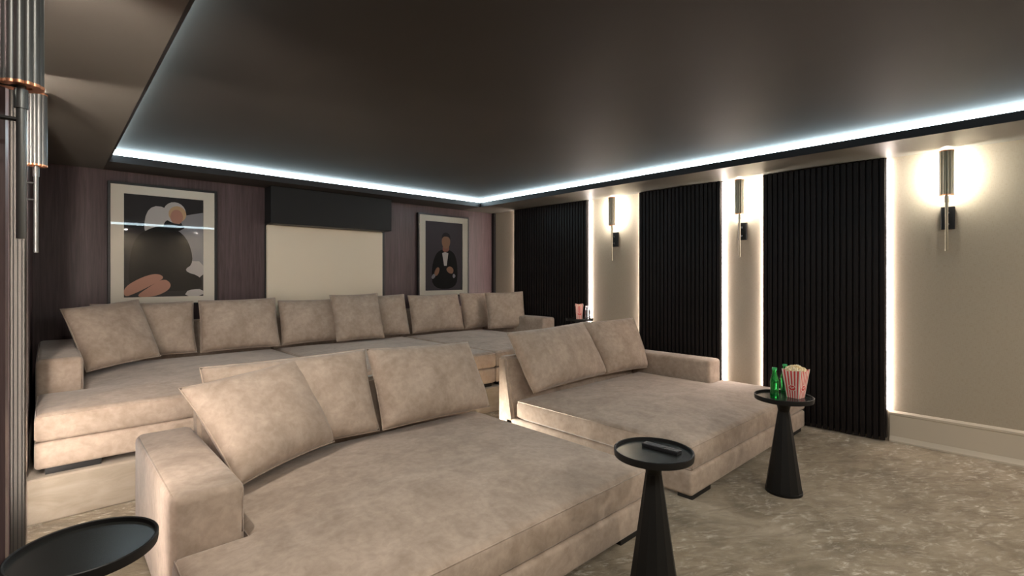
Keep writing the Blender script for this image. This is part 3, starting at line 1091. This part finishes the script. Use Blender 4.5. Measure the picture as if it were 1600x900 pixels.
mat('green_cap', (0.05, 0.42, 0.14), rough=0.3, metal=0.3)
TZ = 0.6145
bottle('green glass bottle standing in front on the table by the popcorn', 3.445, 1.192, TZ, 'green_glass', 'green_cap')
bottle('green glass bottle half hidden behind the popcorn box', 3.628, 1.190, TZ, 'green_glass', 'green_cap')
FZ = STEP_Z + 0.594
bottle('dark soft drink bottle with pale cap right of the far popcorn box', 5.040, 4.000, FZ + 0.0005, 'clear_glass', 'cap_steel', 0.17, True)
bottle('clear bottle with pale cap close against the bright light strip', 5.100, 4.010, FZ + 0.0005, 'clear_glass', 'cap_steel', 0.17, False)

# ------------------------------------------------------------------ popcorn boxes


def popcorn_box(label, plabel, x, y, z, rz, h=0.185, wb=0.037, wt=0.056, heap=1.0):
    t = thing('popcorn_box', label, 'popcorn box', (x, y, z), rz, 'striped popcorn boxes')
    NS = 11
    for side in range(4):
        rot = Matrix.Rotation(side * math.pi / 2, 4, 'Z')
        bm = bmesh.new()
        for k in range(NS):
            u0, u1 = -1 + 2 * k / NS, -1 + 2 * (k + 1) / NS
            um = (u0 + u1) / 2
            arch = lambda u: h * (1 - 0.045 * math.cos(u * math.pi / 2 * 0.98) + 0.0)
            q = [(u0 * wb, -wb, 0), (u1 * wb, -wb, 0), (u1 * wt, -wt, arch(u1)), (u0 * wt, -wt, arch(u0))]
            vs_ = [bm.verts.new(rot @ Vector(p)) for p in q]
            f = bm.faces.new(vs_)
            f.material_index = k % 2
        bmesh.ops.remove_doubles(bm, verts=bm.verts[:], dist=1e-5)
        me_o = finish('panel', bm, ['paper_white', 'paper_red'], t)
        sm = me_o.modifiers.new('thick', 'SOLIDIFY')
        sm.thickness = 0.0012
        # oval badge on each side
        zc = 0.36 * h
        wz = wb + (wt - wb) * zc / h
        sl = (wt - wb) / h
        for nm, ra, rb, mt, d in (('badge_border', 0.0250, 0.0200, 'paper_white', 0.0012), ('badge', 0.0215, 0.0165, 'paper_red', 0.0018)):
            bm = bmesh.new()
            pts = [bm.verts.new(rot @ Vector((ra * math.cos(a), -(wz + sl * rb * math.sin(a)) - d, zc + rb * math.sin(a)))) for a in [2 * math.pi * i / 28 for i in range(28)]]
            f = bm.faces.new(pts)
            ex = bmesh.ops.extrude_face_region(bm, geom=[f])
            off = rot @ Vector((0, d * 0.9, 0))
            for g_ in ex['geom']:
                if isinstance(g_, bmesh.types.BMVert):
                    g_.co += off
            o = finish(nm, bm, mt, me_o)
        bm = bmesh.new()
        for (sx, sz) in ((-0.009, 0.004), (0.0, -0.001), (0.009, 0.003)):
            pts = [bm.verts.new(rot @ Vector((sx + 0.0042 * math.cos(a) + 0.002 * math.sin(a), -(wz + sl * (sz + 0.0045 * math.sin(a))) - 0.0022, zc + sz + 0.0045 * math.sin(a)))) for a in [2 * math.pi * i / 12 for i in range(12)]]
            bm.faces.new(pts)
        finish('badge_mark', bm, 'paper_white', me_o)
    bm = bmesh.new()
    box(bm, -wb, wb, -wb, wb, 0.0, 0.002)
    finish('bottom', bm, 'paper_white', t)
    # popcorn heap
    bm = bmesh.new()
    rnd = random.Random(int(x * 100))
    for k in range(150):
        r = math.sqrt(rnd.random()) * wt * 0.93
        a_ = rnd.random() * 2 * math.pi
        px_, py_ = r * math.cos(a_) * 1.1, r * math.sin(a_) * 1.1
        px_ = max(-wt * 0.86, min(wt * 0.86, px_))
        py_ = max(-wt * 0.86, min(wt * 0.86, py_))
        pz = h - 0.012 - (1 - heap) * 0.02 + 0.034 * heap * max(0, 1 - (r / wt) ** 2) * rnd.random() ** 0.4
        mt_ = Matrix.Translation((px_, py_, pz)) @ Matrix.Rotation(rnd.random() * 6, 4, Vector((rnd.random(), rnd.random(), 1)).normalized()) @ Matrix.Diagonal((1, 0.75 + 0.4 * rnd.random(), 0.7 + 0.4 * rnd.random(), 1))
        ico = bmesh.ops.create_icosphere(bm, subdivisions=1, radius=0.0075 + 0.004 * rnd.random(), matrix=mt_)
        for v_ in ico['verts']:
            v_.co += Vector((rnd.uniform(-1, 1), rnd.uniform(-1, 1), rnd.uniform(-1, 1))) * 0.0018
    o = finish('popcorn_heap', bm, 'popcorn', None, False)
    o.location = (x, y, z)
    tag(o, plabel, 'popcorn', None, 'stuff')
    return t


popcorn_box('red and white striped popcorn box on the table with green bottles', 'popped corn heaped in the near striped box', 3.552, 1.100, TZ + 0.0005, math.radians(-9), 0.185, 0.038, 0.060)
popcorn_box('red and white striped popcorn box far off by the back slatted panel', 'popped corn in the far striped box', 4.945, 4.040, FZ + 0.0005, math.radians(46), 0.20, 0.034, 0.048, 0.3)
